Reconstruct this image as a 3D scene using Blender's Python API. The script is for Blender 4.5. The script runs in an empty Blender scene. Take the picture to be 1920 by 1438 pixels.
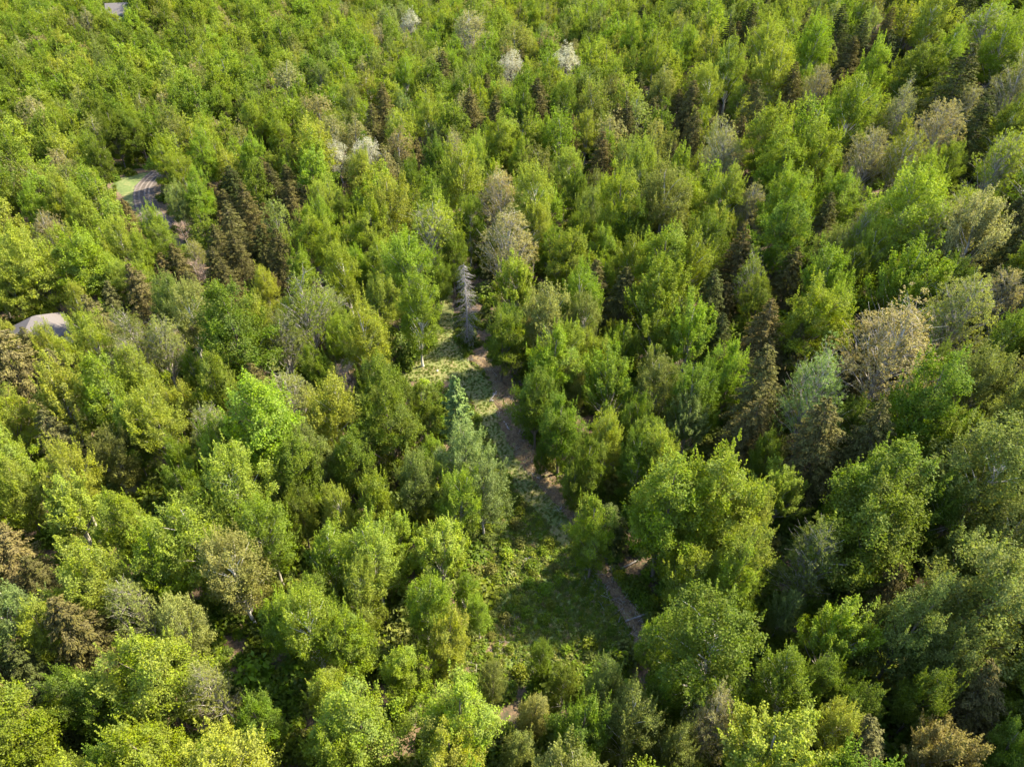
import bpy, math, random
import numpy as np
from mathutils import Vector

# ------------------------------------------------------------------ camera, sky, sun
S = bpy.context.scene
COL = S.collection
CAM_H, PITCH, FPX = 67.0, math.radians(38.5), 1280.0
cd = bpy.data.cameras.new('camera'); cam = bpy.data.objects.new('camera', cd); COL.objects.link(cam)
cd.sensor_width = 36; cd.lens = 24; cd.clip_end = 3000; cd.clip_start = 0.5
cam.location = (0, 0, CAM_H); cam.rotation_euler = (math.pi/2 - PITCH, 0, 0)
S.camera = cam
SUN_EL, SUN_AZ = math.radians(47), math.radians(68)      # azimuth clockwise from +Y: light comes from the right, a little beyond
w = bpy.data.worlds.new('World'); S.world = w; w.use_nodes = True
nt = w.node_tree
sky = nt.nodes.new('ShaderNodeTexSky'); sky.sky_type = 'NISHITA'; sky.sun_disc = False
sky.sun_elevation = SUN_EL; sky.sun_rotation = SUN_AZ
bg = nt.nodes['Background']; bg.inputs[1].default_value = 0.13
nt.links.new(sky.outputs[0], bg.inputs[0])
sl = bpy.data.lights.new('sun', 'SUN'); sl.energy = 4.2; sl.angle = math.radians(2.0); sl.color = (1, 0.89, 0.64)
sun = bpy.data.objects.new('sun', sl); COL.objects.link(sun)
sd = Vector((math.sin(SUN_AZ)*math.cos(SUN_EL), math.cos(SUN_AZ)*math.cos(SUN_EL), math.sin(SUN_EL)))
sun.rotation_euler = sd.to_track_quat('Z', 'Y').to_euler()
S.view_settings.view_transform = 'Standard'; S.view_settings.look = 'None'
S.view_settings.exposure = 2.52; S.view_settings.gamma = 1
S.cycles.max_bounces = 8; S.cycles.transmission_bounces = 6; S.cycles.diffuse_bounces = 4
S.cycles.use_denoising = True

# ------------------------------------------------------------------ terrain function and picture/world helpers
cp, sp_ = math.cos(PITCH), math.sin(PITCH)
def softplus(v, k=12.0):
    v = np.asarray(v, float) / k
    return k * (np.log1p(np.exp(-np.abs(v))) + np.maximum(v, 0))
KNOLLS = []
def T(x, y):
    x = np.asarray(x, float); y = np.asarray(y, float)
    z = 0.042*(softplus(y-50, 20)) + 0.25*softplus(x-22, 14) - 0.035*softplus(-x-30, 14)
    z = z + 0.5*np.sin(x*0.05+1)*np.cos(y*0.045) + 0.2*np.sin(x*0.17+y*0.11)
    for kx, ky, ka, ks in KNOLLS: z = z + ka*np.exp(-((x-kx)**2+(y-ky)**2)/(2*ks*ks))
    return z
def hit(px, py, hgt=0.0):
    """world point where the sight line of a photo pixel reaches hgt metres above the ground"""
    dx, dz = (px-960)/FPX, -(py-719)/FPX
    d = np.array([dx, cp + dz*sp_, -sp_ + dz*cp])
    lo = hi = 5.0
    while hi < 900:
        p = d*hi
        if CAM_H + p[2] < T(p[0], p[1]) + hgt: break
        lo = hi; hi += 4
    for _ in range(25):
        m = (lo+hi)/2; p = d*m
        if CAM_H + p[2] < T(p[0], p[1]) + hgt: hi = m
        else: lo = m
    p = d*hi
    return np.array([p[0], p[1], CAM_H+p[2]]), hi       # point, depth
def proj(x, y, z):
    v = np.array([x, y, z-CAM_H]); depth = v[1]*cp - v[2]*sp_
    if depth < 1: return (-9999, -9999, 1)
    return (960 + FPX*v[0]/depth, 719 - FPX*(v[1]*sp_+v[2]*cp)/depth, depth)
def inpoly(x, y, poly):
    r = False; n = len(poly); j = n-1
    for i in range(n):
        xi, yi = poly[i]; xj, yj = poly[j]
        if (yi > y) != (yj > y) and x < (xj-xi)*(y-yi)/(yj-yi)+xi: r = not r
        j = i
    return r
def inpoly_v(X, Y, poly):
    r = np.zeros(X.shape, bool); j = len(poly)-1
    for i in range(len(poly)):
        xi, yi = poly[i]; xj, yj = poly[j]
        c = ((yi > Y) != (yj > Y)) & (X < (xj-xi)*(Y-yi)/((yj-yi) if yj != yi else 1e-9)+xi)
        r ^= c; j = i
    return r

_k = hit(221, 14, 13.0)[0]; KNOLLS.append((_k[0], _k[1], 9.0, 16.0))
# ------------------------------------------------------------------ materials
def mat(name):
    m = bpy.data.materials.new(name); m.use_nodes = True
    m.node_tree.nodes.clear()
    return m, m.node_tree.nodes, m.node_tree.links
def leaf_mat(name, source, transl=0.42, objvar=True):
    m, N, L = mat(name)
    out = N.new('ShaderNodeOutputMaterial')
    if source == 'object':
        c = N.new('ShaderNodeObjectInfo'); col = c.outputs['Color']; orand = c.outputs['Random']
    else:
        c = N.new('ShaderNodeAttribute'); c.attribute_type = 'INSTANCER'; c.attribute_name = 'tint'; col = c.outputs['Color']
        o2 = N.new('ShaderNodeObjectInfo'); orand = o2.outputs['Random']
    a = N.new('ShaderNodeAttribute'); a.attribute_name = 'rnd'
    sep = N.new('ShaderNodeSeparateColor'); L.new(a.outputs['Color'], sep.inputs[0])
    hs = N.new('ShaderNodeHueSaturation')
    def mr(src, lo, hi):
        r = N.new('ShaderNodeMapRange'); r.inputs[3].default_value = lo; r.inputs[4].default_value = hi
        L.new(src, r.inputs[0]); return r.outputs[0]
    L.new(mr(sep.outputs[0], 0.485, 0.515), hs.inputs['Hue'])
    L.new(mr(sep.outputs[1], 0.85, 1.12), hs.inputs['Saturation'])
    L.new(mr(sep.outputs[2], 0.68, 1.34), hs.inputs['Value'])
    L.new(col, hs.inputs['Color'])
    d = N.new('ShaderNodeBsdfDiffuse'); L.new(hs.outputs[0], d.inputs[0])
    t = N.new('ShaderNodeBsdfTranslucent')
    tc = N.new('ShaderNodeMix'); tc.data_type = 'RGBA'; tc.blend_type = 'MULTIPLY'; tc.inputs[0].default_value = 1
    L.new(hs.outputs[0], tc.inputs[6]); tc.inputs[7].default_value = (1.3, 1.35, 0.6, 1)
    L.new(tc.outputs[2], t.inputs[0])
    mx = N.new('ShaderNodeMixShader'); mx.inputs[0].default_value = transl
    L.new(d.outputs[0], mx.inputs[1]); L.new(t.outputs[0], mx.inputs[2])
    g = N.new('ShaderNodeBsdfGlossy'); g.inputs['Roughness'].default_value = 0.6; g.inputs[0].default_value = (0.9, 0.95, 0.85, 1)
    m2 = N.new('ShaderNodeMixShader'); m2.inputs[0].default_value = 0.006
    L.new(mx.outputs[0], m2.inputs[1]); L.new(g.outputs[0], m2.inputs[2])
    L.new(m2.outputs[0], out.inputs[0])
    return m
M_LEAF = leaf_mat('leaf', 'object'); M_NEEDLE = leaf_mat('needles', 'object', 0.12); M_PETAL = leaf_mat('petals', 'object', 0.3)
M_LEAF_F = leaf_mat('leaf_scattered', 'inst'); M_NEEDLE_F = leaf_mat('needles_scattered', 'inst', 0.12)
def bark_mat(name, c1, c2, scale=3.0):
    m, N, L = mat(name)
    out = N.new('ShaderNodeOutputMaterial'); b = N.new('ShaderNodeBsdfPrincipled'); b.inputs['Roughness'].default_value = 0.9
    tc = N.new('ShaderNodeTexCoord'); mp = N.new('ShaderNodeMapping'); mp.inputs['Scale'].default_value = (1, 1, 0.25)
    n = N.new('ShaderNodeTexNoise'); n.inputs['Scale'].default_value = scale; n.inputs['Detail'].default_value = 6
    r = N.new('ShaderNodeValToRGB'); r.color_ramp.elements[0].color = (*c1, 1); r.color_ramp.elements[1].color = (*c2, 1)
    r.color_ramp.elements[0].position = 0.35; r.color_ramp.elements[1].position = 0.65
    L.new(tc.outputs['Object'], mp.inputs[0]); L.new(mp.outputs[0], n.inputs[0]); L.new(n.outputs[0], r.inputs[0]); L.new(r.outputs[0], b.inputs[0])
    bp = N.new('ShaderNodeBump'); bp.inputs['Strength'].default_value = 0.5; bp.inputs['Distance'].default_value = 0.05
    L.new(n.outputs[0], bp.inputs['Height']); L.new(bp.outputs[0], b.inputs['Normal'])
    L.new(b.outputs[0], out.inputs[0]); return m
M_BARK = bark_mat('bark_brown', (0.05, 0.04, 0.03), (0.16, 0.13, 0.10))
M_BARKG = bark_mat('bark_grey', (0.16, 0.14, 0.12), (0.36, 0.33, 0.28))
M_BIRCH = bark_mat('bark_pale', (0.25, 0.23, 0.19), (0.62, 0.58, 0.50))
M_DEAD = bark_mat('bark_dead', (0.11, 0.10, 0.095), (0.25, 0.225, 0.215))
M_TWIG = bark_mat('twigs_pink', (0.18, 0.12, 0.09), (0.34, 0.25, 0.19))

def ground_mat(name, cols, scale=0.35, fine=6.0, bump=0.25, rough=0.95):
    """cols: list of (position, colour) over a mixed noise"""
    m, N, L = mat(name)
    out = N.new('ShaderNodeOutputMaterial'); b = N.new('ShaderNodeBsdfPrincipled'); b.inputs['Roughness'].default_value = rough
    tc = N.new('ShaderNodeTexCoord')
    n1 = N.new('ShaderNodeTexNoise'); n1.inputs['Scale'].default_value = scale; n1.inputs['Detail'].default_value = 5; n1.inputs['Roughness'].default_value = 0.6
    n2 = N.new('ShaderNodeTexNoise'); n2.inputs['Scale'].default_value = fine; n2.inputs['Detail'].default_value = 4
    L.new(tc.outputs['Object'], n1.inputs[0]); L.new(tc.outputs['Object'], n2.inputs[0])
    ad = N.new('ShaderNodeMath'); ad.operation = 'MULTIPLY_ADD'; ad.inputs[1].default_value = 0.55
    L.new(n2.outputs[0], ad.inputs[0])
    mu = N.new('ShaderNodeMath'); mu.operation = 'MULTIPLY'; mu.inputs[1].default_value = 0.55; L.new(n1.outputs[0], mu.inputs[0])
    L.new(mu.outputs[0], ad.inputs[2])
    r = N.new('ShaderNodeValToRGB'); e = r.color_ramp.elements
    e[0].position, e[0].color = cols[0][0], (*cols[0][1], 1); e[1].position, e[1].color = cols[-1][0], (*cols[-1][1], 1)
    for p, c in cols[1:-1]:
        k = e.new(p); k.color = (*c, 1)
    L.new(ad.outputs[0], r.inputs[0]); L.new(r.outputs[0], b.inputs[0])
    bp = N.new('ShaderNodeBump'); bp.inputs['Strength'].default_value = 0.8; bp.inputs['Distance'].default_value = bump
    L.new(ad.outputs[0], bp.inputs['Height']); L.new(bp.outputs[0], b.inputs['Normal'])
    L.new(b.outputs[0], out.inputs[0]); return m

# ------------------------------------------------------------------ mesh helpers
def make_mesh(name, parts):
    """parts: list of (verts Nx3, faces Mx4 (quads), material, rnd Mx3 or None)"""
    vs, fs, mi, rn, mats = [], [], [], [], []
    off = 0
    for v, f, m, r in parts:
        if len(f) == 0: continue
        if m not in mats: mats.append(m)
        vs.append(v); fs.append(f+off); off += len(v)
        mi.append(np.full(len(f), mats.index(m))); rn.append(r if r is not None else np.full((len(f), 3), 0.5))
    V = np.concatenate(vs); F = np.concatenate(fs); MI = np.concatenate(mi); R = np.concatenate(rn)
    me = bpy.data.meshes.new(name)
    me.vertices.add(len(V)); me.vertices.foreach_set('co', V.astype(np.float32).ravel())
    me.loops.add(F.size); me.loops.foreach_set('vertex_index', F.astype(np.int32).ravel())
    me.polygons.add(len(F)); me.polygons.foreach_set('loop_start', (np.arange(len(F))*4).astype(np.int32))
    me.polygons.foreach_set('material_index', MI.astype(np.int32))
    for m in mats: me.materials.append(m)
    me.update(calc_edges=True)
    a = me.attributes.new('rnd', 'FLOAT_COLOR', 'FACE')
    a.data.foreach_set('color', np.concatenate([R, np.ones((len(R), 1))], 1).astype(np.float32).ravel())
    return me
def norm(a): return a/np.maximum(np.linalg.norm(a, axis=-1, keepdims=True), 1e-9)
def tube(P, R, sides=5):
    P = np.asarray(P, float); R = np.asarray(R, float); n = len(P)
    t = norm(np.gradient(P, axis=0))
    ref = np.where(np.abs(t[:, 2:3]) > 0.9, np.array([[1., 0, 0]]), np.array([[0, 0, 1.]]))
    a = norm(np.cross(t, ref)); b = np.cross(t, a)
    ang = np.arange(sides)*2*math.pi/sides
    V = P[:, None, :] + R[:, None, None]*(np.cos(ang)[None, :, None]*a[:, None, :] + np.sin(ang)[None, :, None]*b[:, None, :])
    V = V.reshape(-1, 3); F = []
    for i in range(n-1):
        for k in range(sides):
            F.append((i*sides+k, i*sides+(k+1) % sides, (i+1)*sides+(k+1) % sides, (i+1)*sides+k))
    return V, np.array(F)
class Wood:
    def __init__(s): s.v = []; s.f = []; s.o = 0
    def add(s, P, R, sides=5):
        v, f = tube(P, R, sides); s.v.append(v); s.f.append(f+s.o); s.o += len(v)
    def limb(s, a, b, r0, r1, rise, rng, seg=4, sides=4):
        a = np.asarray(a, float); b = np.asarray(b, float)
        t = np.linspace(0, 1, seg+1)[:, None]
        mid = (a+b)/2 + np.array([0, 0, rise]) + rng.normal(0, 0.06, 3)*np.linalg.norm(b-a)
        P = (1-t)**2*a + 2*t*(1-t)*mid + t**2*b
        s.add(P, np.linspace(r0, r1, seg+1), sides); return P
    def part(s, m): return (np.concatenate(s.v), np.concatenate(s.f), m, None)
def leaf_faces(C, NRM, size, aspect, rng, var, dirs=None):
    """one lozenge per centre; NRM = facing; dirs = wanted long axis"""
    n = len(C)
    nn = norm(NRM + 1e-6)
    if dirs is None: dirs = rng.normal(0, 1, (n, 3))
    u = norm(dirs - (dirs*nn).sum(1, keepdims=True)*nn); v = np.cross(nn, u)
    s = (size*rng.uniform(0.65, 1.35, n))[:, None]
    du, dv = u*s*0.5, v*s*0.5*aspect
    bend = nn*s*0.12
    V = np.stack([C-du-bend, C+dv*1.0, C+du-bend, C-dv], 1).reshape(-1, 3)
    return V, np.arange(4*n).reshape(n, 4), var
def varcol(nt_, per, rng):
    base = rng.uniform(0.2, 0.8, (nt_, 3)); r = np.repeat(base, per, 0) + rng.normal(0, 0.12, (nt_*per, 3))
    return np.clip(r, 0, 1)

# ------------------------------------------------------------------ tree prototypes (full size: metres)
def crown_dirs(n, rng, lobes=7, amp=0.25, zmin=-0.6):
    i = np.arange(n)+0.5
    z = 1-(1-zmin)*i/n; ph = i*2.399963 + rng.uniform(0, 6)
    r = np.sqrt(1-z*z)
    D = np.stack([r*np.cos(ph), r*np.sin(ph), z], 1) + rng.normal(0, 0.13, (n, 3)); D = norm(D)
    Lb = norm(rng.normal(0, 1, (lobes, 3))*np.array([1, 1, 0.7]))
    k = np.max(np.exp(6*(D@Lb.T-1)), 1)
    return D, (1-amp) + amp*1.5*k
def broadleaf(seed, H, W, style, lod=1.0, M=M_LEAF, BARK=M_BARK):
    rng = np.random.default_rng(seed)
    cz, rz = H*0.54, H*0.44
    rx = W/2
    P = {'maple': dict(nb=80, nt=27, nl=14, br=0.95, flat=0.55, ls=0.165, tr=0.26, up=0.9, zmin=-0.85),
         'birch': dict(nb=95, nt=26, nl=11, br=0.8, flat=0.9, ls=0.145, tr=0.24, up=0.4, zmin=-0.8),
         'poplar': dict(nb=72, nt=32, nl=10, br=0.36, flat=3.2, ls=0.165, tr=0.22, up=0.4, zmin=-0.5),
         'sparse': dict(nb=85, nt=20, nl=10, br=0.98, flat=0.8, ls=0.135, tr=0.13, up=0.6, zmin=-0.55),
         'blossom': dict(nb=75, nt=26, nl=5, br=0.85, flat=0.8, ls=0.17, tr=0.18, up=0.5, zmin=-0.45)}[style]
    if lod < 1:
        P['nt'] = max(5, int(P['nt']*lod)); P['nl'] = max(4, int(P['nl']*(0.5+lod/2))); P['ls'] *= 1.6
    nb = P['nb']
    D, k = crown_dirs(nb, rng, lobes=rng.integers(5, 9), amp=0.3, zmin=P['zmin'])
    shell = rng.uniform(0.72, 1.0, nb); inner = rng.random(nb) < 0.22; shell[inner] *= rng.uniform(0.35, 0.75, inner.sum())
    B = D*(k*shell)[:, None]*np.array([rx, rx, rz]) + np.array([0, 0, cz])
    B[:, :2] *= (1-0.38*np.clip((B[:, 2]-cz)/rz, 0, 1)**1.4)[:, None]
    B[:, :2] += rng.normal(0, 0.25, 2)*W/8
    # narrower foot of the crown
    B[:, 2] = np.maximum(B[:, 2], H*0.10+rng.uniform(0, 0.08*H, nb))
    wood = Wood()
    lean = rng.normal(0, 0.35, 2)
    tz = np.linspace(-0.6, H*0.86, 9)
    TP = np.stack([lean[0]*(tz/H)**2 + 0.12*np.sin(tz*0.8+seed), lean[1]*(tz/H)**2 + 0.12*np.cos(tz*0.7+seed), tz], 1)
    r0 = 0.11 + 0.010*W; TR = r0*(1-tz/(H*0.9))**0.75 + 0.025
    TR[0] *= 1.35
    wood.add(TP, TR, 7)
    order = np.argsort(-np.linalg.norm((B-[0, 0, cz])/[rx, rx, rz], axis=1))
    nlimb = int(nb*(0.55 if lod >= 1 else 0.2)) if style != 'sparse' else int(nb*(0.95 if lod >= 1 else 0.3))
    for j in rng.permutation(nb)[:nlimb]:
        b = B[j]; hb = math.hypot(b[0], b[1])
        az = np.clip(b[2]-hb*(1.3 if style != 'poplar' else 1.8)-0.5, H*0.18, H*0.8)
        ax = np.array([np.interp(az, tz, TP[:, 0]), np.interp(az, tz, TP[:, 1]), az])
        wood.limb(ax, b, 0.035+0.012*hb, 0.014, 0.25*hb if style != 'poplar' else -0.1*hb, rng)
        if style in ('sparse', 'blossom') and lod >= 1:
            for q in range(4):
                e = b + rng.normal(0, 0.75, 3)*[1, 1, 0.8]+[0, 0, 0.2]
                wood.limb(b*0.75+ax*0.25, e, 0.017, 0.009, 0.15, rng, seg=2, sides=3)
    # tufts
    nt_ = P['nt']; n = nb*nt_
    out = norm((B-[0, 0, cz])*[1, 1, 0.8]); rb = P['br']*rng.uniform(0.65, 1.35, nb)*(W/8)
    g = norm(rng.normal(0, 1, (nb, nt_, 3)))*(rng.uniform(0.15, 1, (nb, nt_, 1))**0.45)
    if style == 'poplar':
        tt = rng.uniform(-1, 1.0, (nb, nt_, 1)); axis = norm(out*0.45+[0, 0, 1.0])[:, None, :]
        g2 = norm(rng.normal(0, 1, (nb, nt_, 3)))*rng.uniform(0.2, 1, (nb, nt_, 1))
        TF = B[:, None, :] + axis*tt*(rb*4.6)[:, None, None] + g2*(rb[:, None, None]*(1.15-0.95*np.maximum(tt, -0.3)))
    else:
        top = np.clip((D[:, 2]-0.15)*1.6, 0, 1)*rng.uniform(0.2, 1, nb)
        wid = (1.1-0.55*top)[:, None, None]; hei = (P['flat']*(1+(1.6 if style == 'maple' else 2.2)*top))[:, None, None]
        TF = B[:, None, :] + np.concatenate([g[..., :2]*wid, g[..., 2:]*hei], -1)*rb[:, None, None]
        TF[..., :2] = B[:, None, :2] + (TF[..., :2]-B[:, None, :2])*(1-0.6*np.maximum(g[..., 2:], 0)*top[:, None, None])
        dd = np.linalg.norm(g[..., :2], axis=-1)
        TF[..., 2] -= (0.28*dd**2)*rb[:, None] if style != 'birch' else 0.35*dd*rb[:, None]
    TF = TF.reshape(-1, 3)
    nl = P['nl']
    C = np.repeat(TF, nl, 0) + rng.normal(0, P['tr']*0.75, (n*nl, 3))*[1, 1, 0.8]
    OUT = np.repeat(out, nt_*nl, 0)
    NR = OUT*0.5 + np.array([0, 0, P['up']]) + rng.normal(0, 0.75, (n*nl, 3))
    var = varcol(n, nl, rng)
    # boughs differ a little in tone as well
    bv = np.repeat(rng.normal(0, 0.12, (nb, 3)), nt_*nl, 0); var = np.clip(var+bv, 0, 1)
    # young leaf tips at the top of each tuft are a little paler
    ns = {'maple': 42, 'birch': 70, 'poplar': 95, 'sparse': 0, 'blossom': 0}[style]
    if ns:
        up_ = np.nonzero(D[:, 2] > -0.15)[0]; pick = rng.choice(up_, ns); nls = 44 if lod >= 1 else 14
        base = B[pick] + rng.normal(0, 0.3, (ns, 3)) + out[pick]*rb[pick][:, None]*0.5
        ln = rng.uniform(0.9, 1.9, ns)*(1.25 if style == 'poplar' else 1); ax_ = norm(out[pick]*0.38+[0, 0, 1.0]+rng.normal(0, 0.1, (ns, 3)))
        tt = rng.random((ns, nls)); rad = 0.30*(1-tt*0.8)
        CS = base[:, None, :]+ax_[:, None, :]*(tt*ln[:, None])[..., None]+norm(rng.normal(0, 1, (ns, nls, 3)))*rad[..., None]*rng.uniform(0.3, 1, (ns, nls, 1))
        vs_ = np.clip(rng.normal(0.5, 0.12, (ns, nls, 3))+np.array([-0.12, 0, 0.22]), 0, 1)
        C = np.concatenate([C, CS.reshape(-1, 3)]); NR = np.concatenate([NR, np.repeat(ax_, nls, 0)*0.6+rng.normal(0, 0.8, (ns*nls, 3))]); var = np.concatenate([var, vs_.reshape(-1, 3)])
    v, f, r = leaf_faces(C, NR, P['ls'], 0.78, rng, var)
    return wood.part(BARK), (v, f, M, r)
def conifer(seed, H, W, style='hemlock', lod=1.0, M=M_NEEDLE, BARK=M_BARK):
    rng = np.random.default_rng(seed)
    wood = Wood(); tz = np.linspace(-0.6, H, 8)
    sway = rng.normal(0, 0.15, 2)
    TP = np.stack([sway[0]*(tz/H)**2, sway[1]*(tz/H)**2, tz], 1); TR = 0.24*(1-tz/(H*1.02))+0.02
    wood.add(TP, TR, 7)
    C, DR, NR, nper = [], [], [], []
    pine = style == 'pine'
    nlev = int(H*(2.0 if not pine else 1.15)); z0 = H*(0.12 if not pine else 0.2)
    per = int((105 if not pine else 150)*lod)
    for i in range(nlev):
        z = z0 + (H*0.985-z0)*(i/(nlev-1))**0.92; u = (z-z0)/(H-z0)
        prof = (1-u)**0.72*(0.75+0.25*min(1, u*5)) if not pine else (1-u)**0.85*(0.8+0.2*math.sin(i*2.1))
        Lm = W/2*prof*1.18 + 0.22
        nbr = int(rng.integers(6, 9)) if u < 0.85 else 4
        ph = rng.uniform(0, 6.3)
        for b in range(nbr):
            a = ph + b*2*math.pi/nbr + rng.normal(0, 0.16); L = Lm*rng.uniform(0.7, 1.22)
            if rng.random() < 0.06: continue
            d = np.array([math.cos(a), math.sin(a), 0]); side = np.array([-d[1], d[0], 0])
            ax = np.array([np.interp(z, tz, TP[:, 0]), np.interp(z, tz, TP[:, 1]), z])
            up0 = (0.30 if not pine else 0.35)*(0.4+u); droop = (0.42 if not pine else 0.05)*(1-0.5*u)
            k = max(8, int(per*(0.3+0.7*L/(W/2))))
            s = rng.uniform(0.1, 1, k)**0.7
            wdt = L*(0.36 if not pine else 0.28)*(1.02-s)**0.6*np.sin(np.clip(s*2.2, 0, 1.57))+0.05
            off = rng.uniform(-1, 1, k)*wdt
            P = ax + d*(s*L)[:, None] + side*off[:, None]
            P[:, 2] += L*(up0*s - droop*s**2) - np.abs(off)*0.30 + rng.normal(0, 0.05 if not pine else 0.14, k)
            C.append(P); DR.append(d*1.0 + side*np.sign(off)[:, None]*0.8 + [0, 0, -0.15 if not pine else 0.5])
            NR.append(np.tile([0, 0, 1.0], (k, 1)) + d*0.35)
            if b % 2 == 0 and lod >= 1:
                e = ax + d*L*0.85; e[2] += L*0.85*(up0-droop*0.85)
                wood.limb(ax, e, 0.035, 0.01, 0.08*L, rng, seg=2, sides=3)
    C = np.concatenate(C); DR = np.concatenate(DR); NR = np.concatenate(NR)
    NR = NR + rng.normal(0, 0.45, NR.shape); DR = DR + rng.normal(0, 0.35, DR.shape)
    var = np.clip(rng.normal(0.5, 0.2, (len(C), 3)) + 0.15*np.sin(C[:, 2:3]*3), 0, 1)
    v, f, r = leaf_faces(C, NR, (0.33 if not pine else 0.40)*(1 if lod >= 1 else 1.4), 0.30 if lod >= 1 else 0.5, rng, var, DR)
    return wood.part(BARK), (v, f, M, r)
def bare(seed, H, W, style='broad', BARK=M_DEAD):
    rng = np.random.default_rng(seed)
    trunk = Wood(); tw = Wood(); tz = np.linspace(-0.6, H, 9)
    TP = np.stack([0.15*np.sin(tz*0.5+seed), 0.15*np.cos(tz*0.4+seed), tz], 1); TR = 0.2*(1-tz/(H*1.01))**0.8+0.012
    TR[0] = TR[1]*1.2
    trunk.add(TP, TR, 7)
    nb = 150 if style == 'spruce' else 26
    for i in range(nb):
        a = rng.uniform(0, 6.28)
        if style == 'spruce':
            z = H*(0.12+0.86*(i/nb)); L = (W/2*(1-z/H)**0.55+0.2)*rng.uniform(0.5, 1.15)
            o = np.array([np.interp(z, tz, TP[:, 0]), np.interp(z, tz, TP[:, 1]), z])
            e = o + [math.cos(a)*L, math.sin(a)*L, -0.35*L + rng.normal(0, 0.1)]
            P = tw.limb(o, e, 0.03, 0.008, 0.1*L, rng, seg=3, sides=3)
            for q in range(9):
                s = P[rng.integers(1, 4)]; dirn = np.array([math.cos(a+rng.normal(0, 0.9)), math.sin(a+rng.normal(0, 0.9)), -0.7])
                tw.limb(s, s+dirn*rng.uniform(0.25, 0.75), 0.011, 0.006, 0.02, rng, seg=2, sides=3)
        else:
            z = H*rng.uniform(0.25, 0.9); L = W/2*rng.uniform(0.6, 1.1)*(1.1-z/H*0.7)
            o = np.array([np.interp(z, tz, TP[:, 0]), np.interp(z, tz, TP[:, 1]), z])
            e = o + [math.cos(a)*L, math.sin(a)*L, L*rng.uniform(0.7, 1.3)]
            P = tw.limb(o, e, 0.055, 0.016, -0.1*L, rng, seg=4, sides=4)
            for q in range(9):
                s = P[rng.integers(1, 5)]; e2 = s + norm(rng.normal(0, 1, 3)+[0, 0, 0.9]+(e-o)/L*0.8)*rng.uniform(0.5, 1.6)
                P2 = tw.limb(s, e2, 0.022, 0.010, 0.05, rng, seg=3, sides=3)
                for h in range(5):
                    s2 = P2[rng.integers(1, 4)]; tw.limb(s2, s2+norm(rng.normal(0, 1, 3)+[0, 0, 0.8])*rng.uniform(0.3, 0.8), 0.013, 0.007, 0.02, rng, seg=2, sides=3)
    return trunk.part(BARK), tw.part(BARK if style == 'spruce' else M_TWIG)

# kind -> list of prototypes: (trunk mesh, crown mesh, height, width)
PROTO = {}; FARPROTO = {}; NEARSC = {}
def reg(kind, t, c, H, W):
    if kind in ('maple', 'birch', 'poplar', 'budding', 'hemlock') and len(NEARSC.get(kind, ())) < 3:
        c2 = (c[0], c[1], M_NEEDLE_F if kind == 'hemlock' else M_LEAF_F, c[3]); NEARSC.setdefault(kind, []).append((make_mesh(kind+'_edge_mesh', [t, c2]), H, W))
    PROTO.setdefault(kind, []).append((make_mesh(kind+'_trunk_mesh', [t]), make_mesh(kind+'_crown_mesh', [c]), H, W))
def regfar(kind, t, c, H, W):
    FARPROTO.setdefault(kind, []).append((make_mesh(kind+'_distant_mesh', [t, c]), H, W))
for s in range(6): reg('maple', *broadleaf(10+s, 15, 8, 'maple', BARK=M_BARK), 15, 8)
for s in range(5): reg('birch', *broadleaf(30+s, 16, 7, 'birch', BARK=M_BIRCH if s % 2 else M_BARKG), 16, 7)
for s in range(4): reg('poplar', *broadleaf(50+s, 16, 7.5, 'poplar', BARK=M_BARKG), 16, 7.5)
for s in range(5): reg('budding', *broadleaf(70+s, 15, 8, 'sparse', BARK=M_BARKG), 15, 8)
for s in range(2): reg('blossom', *broadleaf(90+s, 12, 8, 'blossom', M=M_PETAL, BARK=M_BARKG), 12, 8)
for s in range(5): reg('hemlock', *conifer(110+s, 14, 7.2), 14, 7.2)
reg('pine', *conifer(130, 16, 6, 'pine'), 16, 6)
for s in range(2): reg('bare', *bare(140+s, 12, 7), 12, 7)
reg('deadspruce', *bare(150, 15, 5, 'spruce'), 15, 5)
for s in range(4): regfar('maple', *broadleaf(210+s, 15, 8, 'maple', 0.42, M_LEAF_F), 15, 8)
for s in range(3): regfar('birch', *broadleaf(230+s, 16, 7, 'birch', 0.42, M_LEAF_F, M_BARKG), 16, 7)
for s in range(2): regfar('poplar', *broadleaf(250+s, 16, 7.5, 'poplar', 0.42, M_LEAF_F, M_BARKG), 16, 7.5)
for s in range(3): regfar('budding', *broadleaf(270+s, 15, 8, 'sparse', 0.6, M_LEAF_F, M_BARKG), 15, 8)
for s in range(3): regfar('hemlock', *conifer(290+s, 14, 7.2, 'hemlock', 0.45, M_NEEDLE_F), 14, 7.2)

TONE = {'G': (.084, .119, .010), 'L': (.130, .176, .013), 'Y': (.164, .196, .021), 'O': (.108, .128, .026), 'T': (.190, .178, .072),
        'B': (.116, .150, .042), 'N': (.084, .076, .023), 'D': (.056, .066, .017), 'W': (.33, .32, .25), 'R': (.160, .136, .040),
        'P': (.17, .14, .14), 'C': (.176, .192, .048), 'K': (.105, .097, .034)}

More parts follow.
